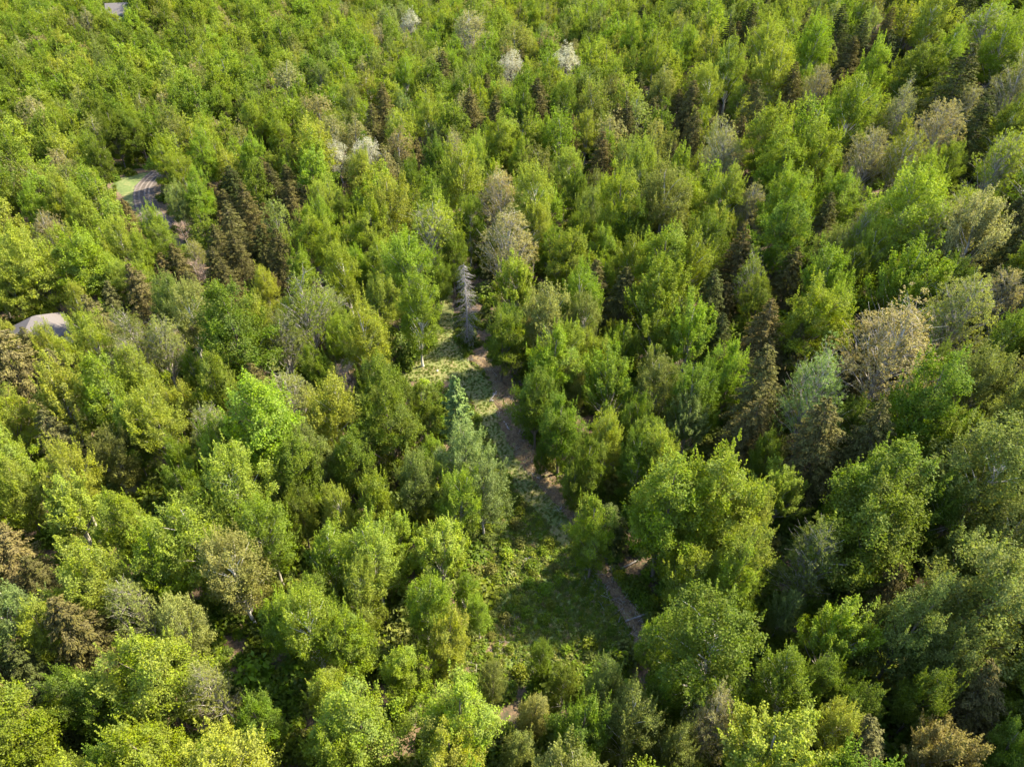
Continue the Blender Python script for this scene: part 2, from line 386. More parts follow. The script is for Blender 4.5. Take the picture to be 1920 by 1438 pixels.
# ------------------------------------------------------------------ layout: open places (photo outline -> ground)
CLEAR = [(812, 592), (852, 588), (850, 650), (885, 685), (940, 700), (962, 770), (1000, 860), (1050, 915), (1092, 972), (1084, 1030),
         (1125, 1062), (1195, 1130), (1205, 1190), (1150, 1215), (1110, 1265), (1010, 1290), (900, 1275), (800, 1335), (745, 1365), (740, 1345),
         (860, 1262), (925, 1180), (900, 1090), (930, 1000), (968, 925), (922, 850), (893, 765), (870, 715), (745, 712), (745, 700), (800, 662), (822, 632)]
TRACK = [(832, 560), (838, 600), (835, 640), (862, 690), (905, 740), (935, 800), (965, 860), (1000, 920), (1040, 965), (1058, 1010)]
TRACKW = [2.6, 2.8, 3.2, 4.4, 4.2, 4.0, 3.8, 3.6, 3.0, 2.2]
LANDING = [(745, 712), (748, 698), (800, 664), (830, 640), (862, 660), (890, 700), (900, 745), (870, 718)]
DITCH = [(885, 672), (930, 695), (948, 735), (958, 790), (985, 850), (1025, 905), (1070, 955), (1105, 1010), (1128, 1062), (1160, 1120), (1205, 1185), (1210, 1215)]
DITCHW = [1.5, 3.8, 4.4, 4.0, 3.4, 3.0, 2.6, 2.2, 1.8, 1.8, 2.6, 2.2]
EDGEP = [(975, 1155), (935, 1205), (900, 1240), (850, 1285), (775, 1345), (700, 1420)]
EDGEPW = [1.2, 1.6, 1.4, 1.8, 2.2, 2.5]
ROADP = [(300, 322), (285, 335), (272, 350), (268, 365), (272, 385), (285, 402), (310, 425)]
ROADW = [4.0, 4.6, 4.8, 4.8, 4.8, 4.5, 4.5]
VERGE = [(208, 345), (230, 333), (298, 318), (300, 322), (270, 345), (262, 365), (262, 390), (245, 395), (235, 372), (222, 360)]
GLADE = [(215, 905), (260, 885), (330, 905), (330, 940), (260, 950)]
KEEP = [CLEAR, [(848, 490), (900, 490), (900, 640), (848, 640)], [(835, 700), (892, 700), (892, 820), (835, 820)], [(205, 342), (230, 328), (303, 314), (306, 360), (288, 392), (250, 392), (238, 372)], [(35, 610), (35, 590), (65, 570), (108, 580), (100, 600)],
        [(0, 612), (20, 612), (20, 632), (0, 632)], [(210, 5), (234, 5), (232, 15), (212, 15)], [(215, 905), (320, 900), (320, 935), (250, 935)]]
def gpt(p): return hit(p[0], p[1], 0)[0][:2]
W_CLEAR = [tuple(gpt(p)) for p in CLEAR]; W_VERGE = [tuple(gpt(p)) for p in VERGE]
W_LAND = [tuple(gpt(p)) for p in LANDING]; W_GLADE = [tuple(gpt(p)) for p in GLADE]
def catmull(pts, ws, k=6):
    P = [np.array(p) for p in pts]; out = []; wo = []
    for i in range(len(P)-1):
        p0, p1, p2, p3 = P[max(i-1, 0)], P[i], P[i+1], P[min(i+2, len(P)-1)]
        for t in np.linspace(0, 1, k, endpoint=False):
            out.append(0.5*((2*p1)+(-p0+p2)*t+(2*p0-5*p1+4*p2-p3)*t*t+(-p0+3*p1-3*p2+p3)*t**3)); wo.append(ws[i]*(1-t)+ws[i+1]*t)
    out.append(P[-1]); wo.append(ws[-1]); return np.array(out), np.array(wo)
def line_field(pts, ws):
    P, Wd = catmull([gpt(p) for p in pts], ws)
    def f(X, Y):        # signed: >0 inside, value = 1 at centre .. 0 at edge
        best = np.full(X.shape, -9.0)
        for i in range(len(P)-1):
            a, b = P[i], P[i+1]; ab = b-a; L2 = (ab**2).sum()+1e-9
            t = np.clip(((X-a[0])*ab[0]+(Y-a[1])*ab[1])/L2, 0, 1)
            d = np.hypot(X-(a[0]+t*ab[0]), Y-(a[1]+t*ab[1])); hw = (Wd[i]*(1-t)+Wd[i+1]*t)/2
            best = np.maximum(best, 1-d/hw)
        return best
    return f, P, Wd
F_TRACK, PT, _ = line_field(TRACK, TRACKW); F_DITCH, PD, WD = line_field(DITCH, DITCHW)
F_EDGE, PE, _ = line_field(EDGEP, EDGEPW); F_ROAD, PR, _ = line_field(ROADP, ROADW)
def nz(X, Y, s=1.0):
    return (np.sin(X*1.7*s+1.3)*np.cos(Y*1.3*s+0.4)+0.6*np.sin(X*3.9*s+Y*2.7*s)+0.4*np.cos(X*7.1*s-Y*5.3*s))/2

# ------------------------------------------------------------------ ground sheets
def struct(o, kind='structure'):
    o['kind'] = kind; return o
def link_mesh(name, me, parent=None):
    o = bpy.data.objects.new(name, me); COL.objects.link(o)
    if parent is not None: o.parent = parent
    return o
xs = np.concatenate([np.arange(-560, -140, 12), np.arange(-140, 160, 2.5), np.arange(160, 561, 12)])
ys = np.concatenate([np.arange(-160, 10, 10), np.arange(10, 260, 2.5), np.arange(260, 901, 14)])
GX, GY = np.meshgrid(xs, ys); GZ = T(GX, GY) + 0.0
V = np.stack([GX, GY, GZ], -1).reshape(-1, 3); nx = len(xs)
ii, jj = np.meshgrid(np.arange(len(ys)-1), np.arange(nx-1), indexing='ij'); a = (ii*nx+jj).ravel()
F = np.stack([a, a+1, a+nx+1, a+nx], 1)
M_FLOOR = ground_mat('forest_floor', [(0.38, (.020, .030, .008)), (0.5, (.060, .042, .022)), (0.62, (.12, .075, .045)), (0.75, (.05, .075, .02))], 0.22, 3.0)
g = link_mesh('ground', make_mesh('ground_mesh', [(V, F, M_FLOOR, None)])); struct(g)
for p in g.data.polygons: p.use_smooth = True
def drape(name, fn, pts, step, lift, m, lump=0.0, pad=3, kind='structure'):
    P = np.array(pts); x0, y0 = P.min(0)[:2]-pad; x1, y1 = P.max(0)[:2]+pad
    X, Y = np.meshgrid(np.arange(x0, x1, step), np.arange(y0, y1, step))
    fv = fn(X, Y); Z = T(X, Y) + lift
    if lump: Z = Z + lump*np.clip(fv, 0, 1)*(0.6+nz(X, Y, 1.1)) + 0.12*lump*np.random.default_rng(4).normal(0, 1, X.shape)*np.clip(fv*3, 0, 1)
    Z = np.where(fv < 0.05, T(X, Y)-0.05, Z)
    ok = fv > -0.0; q = ok[:-1, :-1] | ok[1:, :-1] | ok[:-1, 1:] | ok[1:, 1:]
    n = X.shape[1]; I, J = np.nonzero(q); a = I*n+J
    Fq = np.stack([a, a+1, a+n+1, a+n], 1); used, inv = np.unique(Fq, return_inverse=True)
    Vq = np.stack([X, Y, Z], -1).reshape(-1, 3)[used]
    o = link_mesh(name, make_mesh(name+'_mesh', [(Vq, inv.reshape(-1, 4), m, None)])); struct(o, kind)
    for p in o.data.polygons: p.use_smooth = True
    return o
M_CLEAR = ground_mat('clearing_soil', [(0.36, (.036, .062, .010)), (0.52, (.080, .112, .018)), (0.66, (.125, .130, .032)), (0.8, (.10, .075, .045))], 0.3, 2.6)
M_TRACK = ground_mat('track_grass', [(0.36, (.045, .072, .012)), (0.5, (.085, .105, .022)), (0.6, (.120, .112, .036)), (0.72, (.15, .115, .06))], 0.45, 4.0)
M_DITCH = ground_mat('ditch_litter', [(0.36, (.030, .018, .008)), (0.5, (.078, .050, .024)), (0.6, (.125, .084, .044)), (0.72, (.09, .10, .03))], 0.8, 5.0, 0.4)
M_ROAD = ground_mat('road_gravel', [(0.36, (.030, .025, .024)), (0.5, (.046, .036, .031)), (0.7, (.075, .060, .052))], 0.15, 1.2, 0.05)
M_LAWN = ground_mat('verge_turf', [(0.36, (.040, .065, .014)), (0.55, (.072, .100, .024)), (0.7, (.12, .125, .045))], 0.25, 1.4, 0.15)
pf = lambda poly: (lambda X, Y: np.where(inpoly_v(X+0.35*nz(X, Y), Y+0.35*nz(Y, X), poly), 1.0, -1.0))
drape('clearing', pf(W_CLEAR), W_CLEAR, 0.5, 0.05, M_CLEAR)
drape('landing', pf(W_LAND), W_LAND, 0.5, 0.09, M_TRACK)
drape('track', lambda X, Y: F_TRACK(X, Y)+0.18*nz(X, Y), PT, 0.4, 0.12, M_TRACK)
drape('ditch_bank', lambda X, Y: F_DITCH(X, Y)+0.25*nz(X, Y, 1.3), PD, 0.3, 0.10, M_DITCH, lump=0.5)
drape('skid_trail', lambda X, Y: F_EDGE(X, Y)+0.3*nz(X, Y, 1.3), PE, 0.4, 0.08, M_DITCH, lump=0.2)
drape('verge', pf(W_VERGE), W_VERGE, 1.0, 0.06, M_LAWN)
drape('glade', pf(W_GLADE), W_GLADE, 0.5, 0.06, M_TRACK)
M_RUT = ground_mat('road_wheel_tracks', [(0.36, (.07, .057, .052)), (0.6, (.11, .09, .083)), (0.8, (.14, .118, .11))], 0.2, 1.5, 0.03)
drape('gravel_road', lambda X, Y: F_ROAD(X, Y)+0.06*nz(X, Y), PR, 0.5, 0.14, M_ROAD)
def offset_line(P, d):
    t = np.gradient(P, axis=0); t /= np.linalg.norm(t, axis=1)[:, None]
    return P + np.stack([-t[:, 1], t[:, 0]], 1)*d
for d in (-1.8, -0.8, 0.4, 1.3):
    Q = offset_line(PR, d); nP = len(Q); L_, R_ = offset_line(Q, 0.2), offset_line(Q, -0.2)
    Vr = np.concatenate([np.c_[L_, T(L_[:, 0], L_[:, 1])+0.18], np.c_[R_, T(R_[:, 0], R_[:, 1])+0.18]])
    Fr = np.array([(i, i+1, nP+i+1, nP+i) for i in range(nP-1)])
    struct(link_mesh('road_wheel_track', make_mesh('road_wheel_track_mesh', [(Vr, Fr, M_RUT, None)])))

# ------------------------------------------------------------------ tree layout: "x y width kind tone" of each crown in the photo
HAND = """
30 1150 125 b B;82 1190 95 m Y;18 1385 150 m L;20 1055 90 h T;78 1085 65 h N;150 1180 105 h N;140 965 120 p_ Y;185 1085 130 m Y;290 1280 155 m Y
300 1400 140 m L;180 1310 115 m G;410 1290 90 s C;340 1185 95 b C;260 1135 90 s C;445 1085 130 b C;378 1010 145 b Y;300 1065 110 m L;238 990 100 m L
500 1005 110 b L;612 1050 100 b L;590 1185 120 b L;520 1180 80 m L;490 1345 85 m G;620 1300 90 m L;230 1420 110 m G;105 1320 85 h D;60 1250 80 h D
700 1045 110 b Y;745 1005 90 p_ L;822 1030 110 p_ Y;790 1130 105 b L;660 1115 90 b Y;832 1200 80 m Y;758 1255 90 m L;650 1220 110 m L;690 1340 150 m Y
640 1415 110 m L;850 1340 140 m Y;860 1420 125 m Y;990 1335 70 m C;920 1285 55 b O;1055 1290 62 b G;1010 1235 48 b G;898 1150 50 b L;870 1110 55 b L
1140 1280 85 b O;1080 1380 110 m G;1180 1365 110 b O;1115 1000 82 m L;1245 965 165 m L;1222 1190 65 m L;1357 1215 205 b G;1360 1105 105 m L
1382 1040 115 m Y;1470 1140 62 b B;1530 1055 130 s O;1640 1015 190 m G;1795 1050 120 p_ O;1560 1195 130 p_ L;1700 1190 145 m O;1850 1145 190 m O
1890 1020 120 b O;1655 1110 85 h N;1430 1405 190 p_ Y;1560 1375 90 b Y;1622 1405 90 h T;1755 1405 135 p_ R;1735 1300 95 m G;1600 1315 85 m G;1840 1325 105 h N
1895 1410 95 m G;1480 1290 110 b G;1785 1250 115 m O;1330 1345 100 s T;1540 1290 80 m G;1250 1290 80 b G;1260 1400 90 b O;960 1420 80 m O
1235 570 125 p_ L;1290 640 105 p_ L;1230 640 90 p_ L;1378 500 75 h N;1355 570 48 h N;1410 530 62 s Y;1422 575 70 m G;1545 535 110 p_ L;1510 600 115 m L
1575 600 70 b L;1700 540 130 p_ L;1665 655 190 s T;1800 585 130 s C;1525 740 130 s B;1370 705 72 m L;1430 640 80 h N;1430 745 100 h N;1395 800 80 h N
1545 835 105 h N;1640 835 100 h N;1720 765 145 m G;1832 725 120 b O;1850 885 185 b O;1645 925 190 m G;1472 920 95 p_ Y;1335 925 170 m L;1290 800 85 p_ B
1885 650 90 b G;1893 560 85 s T;1440 855 60 m G;1780 850 110 m G;1300 740 90 b G;1260 860 80 b Y;1750 960 110 b G;1395 960 90 m Y
760 500 105 b L;782 585 95 b L;712 555 72 b Y;690 635 100 b Y;650 520 72 b L;820 525 48 m G;945 470 105 s T;975 535 90 p_ L;1050 490 90 m L
1030 600 100 b C;1090 560 90 b L;1112 540 60 h N;1095 610 80 b O;985 618 34 m R;1132 520 50 b L;940 632 78 m G;1025 690 105 m L;1060 665 90 b L
1160 655 80 p_ L;1150 725 110 p_ L;1003 755 85 m G;1050 800 95 m G;1135 825 72 b Y;1100 880 70 m G;1240 720 90 b O;870 850 105 b B;902 920 95 b B
732 805 120 m G;798 775 80 m G;770 900 80 b O;850 945 88 b L;700 945 80 m L;650 955 65 b Y;660 850 100 m G;1015 865 32 m G;1080 915 55 m G;1200 870 80 b G
75 500 95 m Y;20 540 80 m Y;20 485 80 m Y;145 585 50 b Y;185 605 60 h T;205 570 45 h T;272 550 60 h T;305 520 48 h N;255 628 88 s O;320 570 70 b O;352 600 80 b C
450 620 135 m G;493 543 52 b Y;575 580 110 s Y;530 645 80 s O;300 650 80 s C;232 680 70 s T;172 640 78 b Y;140 680 70 m Y;25 690 100 h T;75 655 50 h T
112 705 60 h T;272 712 90 m Y;208 745 108 m L;400 735 90 m G;365 690 42 b L;118 775 125 p_ Y;20 785 85 m Y;113 830 72 h T;300 795 110 b Y
200 850 80 b O;130 905 100 b Y;20 855 85 m Y;28 925 80 m Y;500 790 145 m L;612 780 108 b Y;450 920 130 b Y;342 865 60 m L;550 885 95 m G;600 870 90 m O
430 835 95 m G;610 690 60 m G;350 930 80 m G;560 960 70 m G;400 880 70 b L;240 820 70 m G
880 60 78 s T;935 275 70 m L;972 305 50 m L;1022 268 48 m L;1065 325 62 b Y;950 380 88 s T;1010 385 95 b Y;870 335 95 b Y;895 300 52 b Y;805 440 110 s Y
890 215 48 h N;922 225 40 h N;785 290 30 h N;745 312 30 h D;862 285 45 s T;820 300 58 m G;775 340 50 b G;670 330 55 m Y;980 210 58 p_ G;1060 200 58 b G
1000 108 32 m Y;1200 310 80 b Y;1250 385 118 b O;1160 400 105 m L;1090 440 60 m L;1080 360 60 m G;730 395 95 b Y;690 440 80 m L;1200 430 80 b G
1455 268 105 m L;1540 295 100 m L;1480 325 115 m L;1465 372 88 m L;1462 445 105 m G;1360 370 80 b Y;1355 285 80 s T;1402 385 60 s T;1590 212 98 b L
1690 212 62 s T;1620 300 90 s T;1700 310 88 s Y;1755 245 92 s T;1815 210 60 s T;1690 395 130 b L;1610 440 80 s Y;1825 445 125 p_ T;1740 440 95 s Y
1780 170 85 h D;1820 250 65 h D;1440 90 80 b Y;1450 140 95 b Y;1370 130 70 b Y;1335 180 70 b Y;1520 90 70 b L;1605 92 50 h D;1640 80 48 h N;1570 62 44 h D
1660 110 48 h D;1590 120 44 h N;1740 40 88 b Y;1850 60 105 s Y;1805 22 55 h D;1402 60 46 h D;1372 88 44 h D;1292 205 50 h N;1300 260 50 h N;1420 212 60 h D
1480 175 50 h N;1530 165 55 s T;1640 135 68 m L;1705 140 95 m G;1765 110 80 b L;1885 95 88 b L;1900 170 80 s T;1860 300 95 s Y;1905 310 60 m L;1740 355 80 b L
1540 425 58 h N;1440 312 36 h N;1890 240 80 b G;1560 490 70 b O;1330 460 90 b G;1600 520 60 b G;1290 500 85 b L;1880 490 80 h D;1640 480 70 b Y
470 400 55 h N;440 430 52 h N;412 470 50 h N;520 352 42 h N;545 385 42 h N;450 482 50 h N;530 482 52 h N;500 332 36 h N;402 510 45 h N;432 525 48 h N
310 305 62 m L;350 335 55 b L;335 385 50 b C;212 248 56 m G;258 244 52 m G;180 300 50 m G;380 300 55 m L;370 370 55 m L;300 430 60 b Y;235 455 60 b Y
158 402 60 m Y;95 655 60 b Y;28 645 55 m Y;120 380 60 m Y;60 400 60 m L;90 440 60 s T;470 290 50 m L;600 420 60 b L;570 440 60 m L;620 470 60 m L;610 380 50 b Y;560 510 55 m L
380 560 55 h N;340 500 50 h N;270 480 50 m L;180 480 60 m L;410 580 50 b L;640 400 45 m G;880 420 60 b L;850 480 60 m G;1000 440 70 b Y;1130 470 60 m L
1160 560 60 h N;1190 500 70 b L;1080 720 60 m O;1180 790 60 m G;1330 560 60 h D;1340 640 60 h D;1480 520 60 h N;1490 660 60 h N;1600 700 60 h N;1760 700 60 m G
480 230 50 m L;420 200 45 m L;530 260 50 m L;700 240 40 h N;720 200 40 h N;660 200 45 b O;600 150 45 b O;800 220 45 b Y;850 130 45 m L;760 150 45 b L
1100 250 45 b Y;1150 180 48 b O;1180 240 46 h N;1130 300 50 h N;1240 180 50 b O;1220 120 48 b Y;1290 90 46 m L;1180 80 44 m L;1080 60 42 m L;1000 40 40 m L
"""
KN = {'m': 'maple', 'b': 'birch', 'p_': 'poplar', 's': 'budding', 'h': 'hemlock'}
SPECIAL = [(635, 292, 46, 'blossom', 'W', 1), (688, 292, 50, 'blossom', 'W', 0), (957, 130, 50, 'blossom', 'W', 0), (1062, 120, 58, 'blossom', 'W', 1),
           (768, 48, 38, 'blossom', 'W', 1), (716, 72, 34, 'blossom', 'T', 0), (860, 775, 74, 'pine', 'B', 0), (873, 560, 62, 'deadspruce', 'N', 0),
           (375, 522, 46, 'bare', 'P', 0), (645, 722, 60, 'bare', 'P', 1), (345, 440, 34, 'bare', 'P', 1), (306, 352, 30, 'bare', 'P', 0),
           (1015, 215, 34, 'bare', 'P', 0), (60, 1335, 70, 'bare', 'P', 1)]
rnd = random.Random(7); nrg = np.random.default_rng(77)
trees = []     # dict(kind,tone,x,y,h,w,px,py,pw,proto,hand)
def size_for(kind, wm):
    if kind in ('pine', 'deadspruce'): h = min(17, max(6, wm*2.9))
    elif kind == 'hemlock': h = min(19, max(6, wm*2.1))
    elif kind == 'poplar': h = min(19, max(5, wm*2.0))
    elif kind in ('bare', 'blossom'): h = min(14, max(5, wm*1.7))
    else: h = min(20, max(4.0, wm*1.35+6.8 if wm > 4 else wm*3.0))
    return h
def place(px, py, pw, kind, tone, hand=True, var=None):
    hc = 10.0
    for _ in range(4):
        p, d = hit(px, py, hc); wm = min(12.5, pw/FPX*d*1.0); h = size_for(kind, wm)*(1 if var is None else var); hc = h*0.58
    trees.append(dict(kind=kind, tone=tone, x=p[0], y=p[1], h=h, w=wm, px=px, py=py, pw=pw, hand=hand, d=d))
for tok in HAND.replace('\n', ';').split(';'):
    if not tok.strip(): continue
    a, b, c, k, t = tok.split()
    if k == 'h' and t == 'T': t = 'K'
    place(float(a), float(b), float(c)*(1.2 if k == 'h' else 1.0), KN[k], t, var=rnd.uniform(0.94, 1.07))
for a, b, c, k, t, q in SPECIAL:
    place(a, b, c*(1.15 if k == 'blossom' else 1), k, t); trees[-1]['proto'] = q
def palette(px, py):
    r = rnd.random()
    def pick(tab):
        s = sum(t[2] for t in tab); q = r*s
        for k, t, w_ in tab:
            q -= w_
            if q <= 0: return k, t
        return tab[-1][:2]
    if (380 < px < 585 and 310 < py < 560 or 1240 < px < 1480 and 170 < py < 340 or 1550 < px < 1690 and 30 < py < 150 or 1330 < px < 1560 and 560 < py < 880) and rnd.random() < 0.55:
        return 'hemlock', ('N' if rnd.random() < 0.6 else 'D')
    if py < 380 and px < 620: return pick([('maple', 'L', 30), ('maple', 'G', 18), ('birch', 'L', 14), ('birch', 'Y', 10), ('budding', 'T', 8), ('birch', 'O', 14), ('maple', 'G', 10), ('budding', 'C', 6), ('maple', 'Y', 6), ('hemlock', 'N', 2)])
    if py < 330 and px < 1180: return pick([('birch', 'O', 15), ('maple', 'G', 12), ('maple', 'L', 18), ('birch', 'Y', 14), ('budding', 'T', 9), ('birch', 'L', 14), ('hemlock', 'N', 9), ('budding', 'C', 6), ('birch', 'B', 4)])
    if px >= 1180 and py < 520: return pick([('budding', 'C', 10), ('budding', 'Y', 12), ('hemlock', 'N', 12), ('hemlock', 'D', 10), ('birch', 'Y', 14), ('birch', 'L', 14), ('maple', 'L', 12), ('maple', 'G', 10), ('poplar', 'Y', 6), ('birch', 'O', 8)])
    if px < 620 and py < 1000: return pick([('maple', 'Y', 18), ('birch', 'Y', 16), ('maple', 'L', 16), ('hemlock', 'N', 16), ('maple', 'G', 10), ('budding', 'C', 10), ('birch', 'L', 10), ('budding', 'T', 4)])
    if px < 900: return pick([('maple', 'L', 22), ('maple', 'G', 22), ('birch', 'L', 20), ('birch', 'Y', 14), ('maple', 'Y', 10), ('hemlock', 'N', 5)])
    if px < 1300: return pick([('maple', 'G', 32), ('maple', 'L', 18), ('birch', 'L', 16), ('birch', 'O', 12), ('hemlock', 'D', 10), ('poplar', 'L', 6)])
    return pick([('maple', 'G', 26), ('maple', 'O', 16), ('birch', 'O', 14), ('hemlock', 'N', 16), ('hemlock', 'D', 10), ('birch', 'G', 12), ('budding', 'C', 6)])
def lean(): return rnd.gauss(0, 0.05)
CELL = 6.0; gridd = {}
def addcell(t): gridd.setdefault((int(t['x']//CELL), int(t['y']//CELL)), []).append(t)
for t in trees: addcell(t)
def nearest_ok(x, y, r):
    cx, cy = int(x//CELL), int(y//CELL)
    for i in (-1, 0, 1):
        for j in (-1, 0, 1):
            for t in gridd.get((cx+i, cy+j), ()):
                if (t['x']-x)**2+(t['y']-y)**2 < (r*(0.5+0.07*t['w']))**2: return False
    return True
W_OPEN = [W_CLEAR, W_VERGE, W_LAND]
HOUSES_W = []
for q in ((70, 592), (10, 622), (220, 13)): HOUSES_W.append(hit(q[0], q[1], 5)[0][:2])
def open_ground(x, y):
    if any(inpoly(x, y, P) for P in W_OPEN): return True
    X, Y = np.array([x]), np.array([y])
    if F_TRACK(X, Y)[0] > -0.5 or F_ROAD(X, Y)[0] > -0.2 or F_DITCH(X, Y)[0] > -0.1: return True
    return any((x-h[0])**2+(y-h[1])**2 < 9**2 for h in HOUSES_W)
HANDT = [t for t in trees]
HA = np.array([(t['px'], t['py'], t['pw'], t['d']) for t in HANDT])
def blocks_hand(a, b, d, pw):
    r = np.hypot(HA[:, 0]-a, (HA[:, 1]-b)*0.8)
    return bool(np.any((r < 0.36*HA[:, 2]+0.18*pw) & (d < HA[:, 3]+2.0)))
def blocks_view(x, y, h, wm):
    """a filler tree may not stand in front of the open places seen in the photo"""
    z = float(T(x, y))
    for f, k in ((0.95, 0.25), (0.7, 0.5), (0.45, 0.45), (0.2, 0.3)):
        a, b, d = proj(x, y, z+h*f); rr = wm*k*FPX/d
        for ox, oy in ((0, 0), (-1, 0), (1, 0), (0, -1), (0, 1)):
            for P in KEEP:
                if inpoly(a+ox*rr, b+oy*rr, P): return True
    return False
tries = 0
for pas, (rad, n) in enumerate(((5.3, 26000), (4.3, 16000))):
    for _ in range(n):
        y = (rnd.random()**0.62)*400-8
        x = rnd.uniform(-1, 1)*(0.86*y+40)
        if not nearest_ok(x, y, rad*(1-0.13*min(1, max(0, (y-110)/80)))): continue
        z = float(T(x, y)); a, b, d = proj(x, y, z+9)
        k, t = palette(a, b)
        wm = rnd.gauss(7.6, 1.2) if k in ('maple',) else rnd.gauss(6.6, 1.0) if k != 'hemlock' else rnd.gauss(5.4, 0.8)
        wm *= rnd.uniform(0.82, 1.2)*(1+0.02*min(1, max(0, (d-110)/90)))
        if pas == 1: wm *= 0.8
        h = size_for(k, wm)*rnd.uniform(0.84, 1.06)*(1-0.16*min(1, max(0, (d-110)/90)))
        if pas == 1: h *= 0.88
        if open_ground(x, y) : continue
        if -100 < a < 2020 and -100 < b < 1600 and blocks_view(x, y, h, wm): continue
        a2, b2, d2 = proj(x, y, z+h*0.72)
        if blocks_hand(a2, b2, d2, wm*FPX/d2): continue
        tr = dict(kind=k, tone=t, x=x, y=y, h=h, w=wm, px=a, py=b, pw=wm*FPX/d, hand=False, d=d)
        trees.append(tr); addcell(tr)
# which trees are individuals: every hand placed one and the largest of the rest, up to 300 of a kind
for t in trees: t['inframe'] = -20 < t['px'] < 1940 and -10 < t['py'] < 1475
CONIF = ('hemlock',)
def choose(kinds, limit):
    c = [t for t in trees if t['kind'] in kinds and t['inframe']]
    c.sort(key=lambda t: (-(1 if t['hand'] else 0), -t['pw'])); return c[:limit]
ind = choose(('maple', 'birch', 'poplar', 'budding'), 300) + choose(CONIF, 150) + [t for t in trees if t['kind'] in ('blossom', 'pine', 'deadspruce', 'bare')]
ids = set(id(t) for t in ind)
rest = [t for t in trees if id(t) not in ids]
print('TREES', len(trees), 'individual', len(ind), 'rest', len(rest))

# ------------------------------------------------------------------ labels
NOUN = {'maple': 'round-crowned maple', 'birch': 'feathery birch', 'poplar': 'plume-topped poplar', 'budding': 'sparse budding tree',
        'hemlock': 'conical hemlock'}
TW = {'G': 'deep green', 'L': 'bright green', 'Y': 'yellow-green', 'O': 'olive green', 'T': 'tan', 'B': 'grey-green', 'N': 'brownish', 'D': 'dark',
      'R': 'bronze orange', 'C': 'pale yellowish', 'W': 'white', 'P': 'grey', 'K': 'tan-brown'}
NAMES = {'maple': 'maple_tree', 'birch': 'birch_tree', 'poplar': 'poplar_tree', 'budding': 'budding_tree', 'hemlock': 'hemlock_tree', 'pine': 'pine_tree',
         'blossom': 'blossoming_tree', 'bare': 'bare_tree', 'deadspruce': 'dead_spruce'}
LM = [('the grey dead spruce', 873, 560, 1), ('the grassy clearing', 1030, 1120, 1), ('the track bend', 930, 770, 1), ('the blue-green pine', 858, 750, 1),
      ('the hip-roofed house', 70, 590, 1), ('the gravel road bend', 280, 355, 1), ('the white-blossomed pair', 662, 292, 1), ('the paler blossom pair', 1010, 125, 1),
      ('the far gabled house', 220, 12, 1), ('the bottom left corner', 0, 1438, 0), ('the bottom right corner', 1920, 1438, 0), ('the top right corner', 1920, 0, 0),
      ('the right edge middle', 1920, 800, 0), ('the left edge middle', 0, 900, 0), ('the bare pinkish tree', 645, 722, 1), ('the mauve bare tree', 375, 522, 1),
      ('the bottom edge centre', 900, 1438, 0), ('the broad tan tree', 1665, 655, 1), ('the big maple clump', 1490, 300, 1), ('the top edge centre', 960, 0, 0)]
ORD = ['nearest', 'second nearest', 'third nearest', 'fourth nearest', 'fifth nearest', 'sixth nearest', 'seventh nearest', 'eighth nearest', 'ninth nearest',
       'tenth nearest', 'eleventh nearest', 'twelfth nearest', 'thirteenth nearest', 'fourteenth nearest', 'fifteenth nearest', 'sixteenth nearest', 'seventeenth nearest', 'eighteenth nearest']
buckets = {}
for t in ind:
    if t['kind'] not in NOUN: continue
    best = sorted((math.hypot(t['px']-l[1], (t['py']-l[2])), i) for i, l in enumerate(LM) if math.hypot(t['px']-l[1], t['py']-l[2]) > 25)[0]
    l = LM[best[1]]; dx, dy = t['px']-l[1], t['py']-l[2]
    if l[3] == 0: side = 'towards'
    elif abs(dx) > abs(dy): side = 'left of' if dx < 0 else 'right of'
    else: side = 'beyond' if dy < 0 else 'below'
    buckets.setdefault((t['tone'], t['kind'], side, l[0]), []).append((best[0], id(t), t))
for (tone, kind, side, lm), L in buckets.items():
    L.sort(key=lambda q: q[:2])
    for i, (_, _, t) in enumerate(L):
        if len(L) == 1: s = '%s %s, the only such one %s %s' % (TW[tone], NOUN[kind], side, lm) if side != 'towards' else '%s %s, the only such one near %s' % (TW[tone], NOUN[kind], lm)
        elif side == 'towards': s = '%s %s, %s of its look to %s' % (TW[tone], NOUN[kind], ORD[min(i, 17)], lm)
        else: s = '%s %s %s %s, %s of its look' % (TW[tone], NOUN[kind], side, lm, ORD[min(i, 17)])
        t['label'] = s
SL = ['white blossoming tree, left one of the blossoming pair', 'white blossoming tree, right one of the blossoming pair',
      'pale cream blossoming tree, left of two blossoming trees high on the slope', 'pale cream blossoming tree, broader right one of two high on the slope',
      'small white flowering tree near the top, left of the tan budding tree', 'small pinkish flowering tree left of the top white one',
      'blue-green pine with whorled pointed top beside the track', 'dead grey spruce with bare drooping twigs standing beside the track',
      'leafless mauve-grey tree among the brownish hemlocks', 'bare pinkish twiggy tree left of the track bend', 'small leafless pale tree left of the hemlock stand',
      'leafless pale tree leaning over the gravel road bend', 'thin pale bare tree in the upper slope woods', 'bare grey twiggy tree near the bottom left corner']
for t, s in zip([t for t in trees if t['kind'] in ('blossom', 'pine', 'deadspruce', 'bare')], SL): t['label'] = s
GROUPS = {'maple': 'round-crowned maples in the forest', 'birch': 'feathery birches in the forest', 'poplar': 'plume-topped poplars in the forest',
          'budding': 'budding trees in the forest', 'hemlock': 'hemlocks in the forest', 'blossom': 'blossoming trees in the forest', 'bare': 'leafless trees in the forest'}
CATS = {'hemlock': 'conifer', 'pine': 'conifer', 'deadspruce': 'dead tree', 'bare': 'bare tree', 'blossom': 'blossoming tree'}
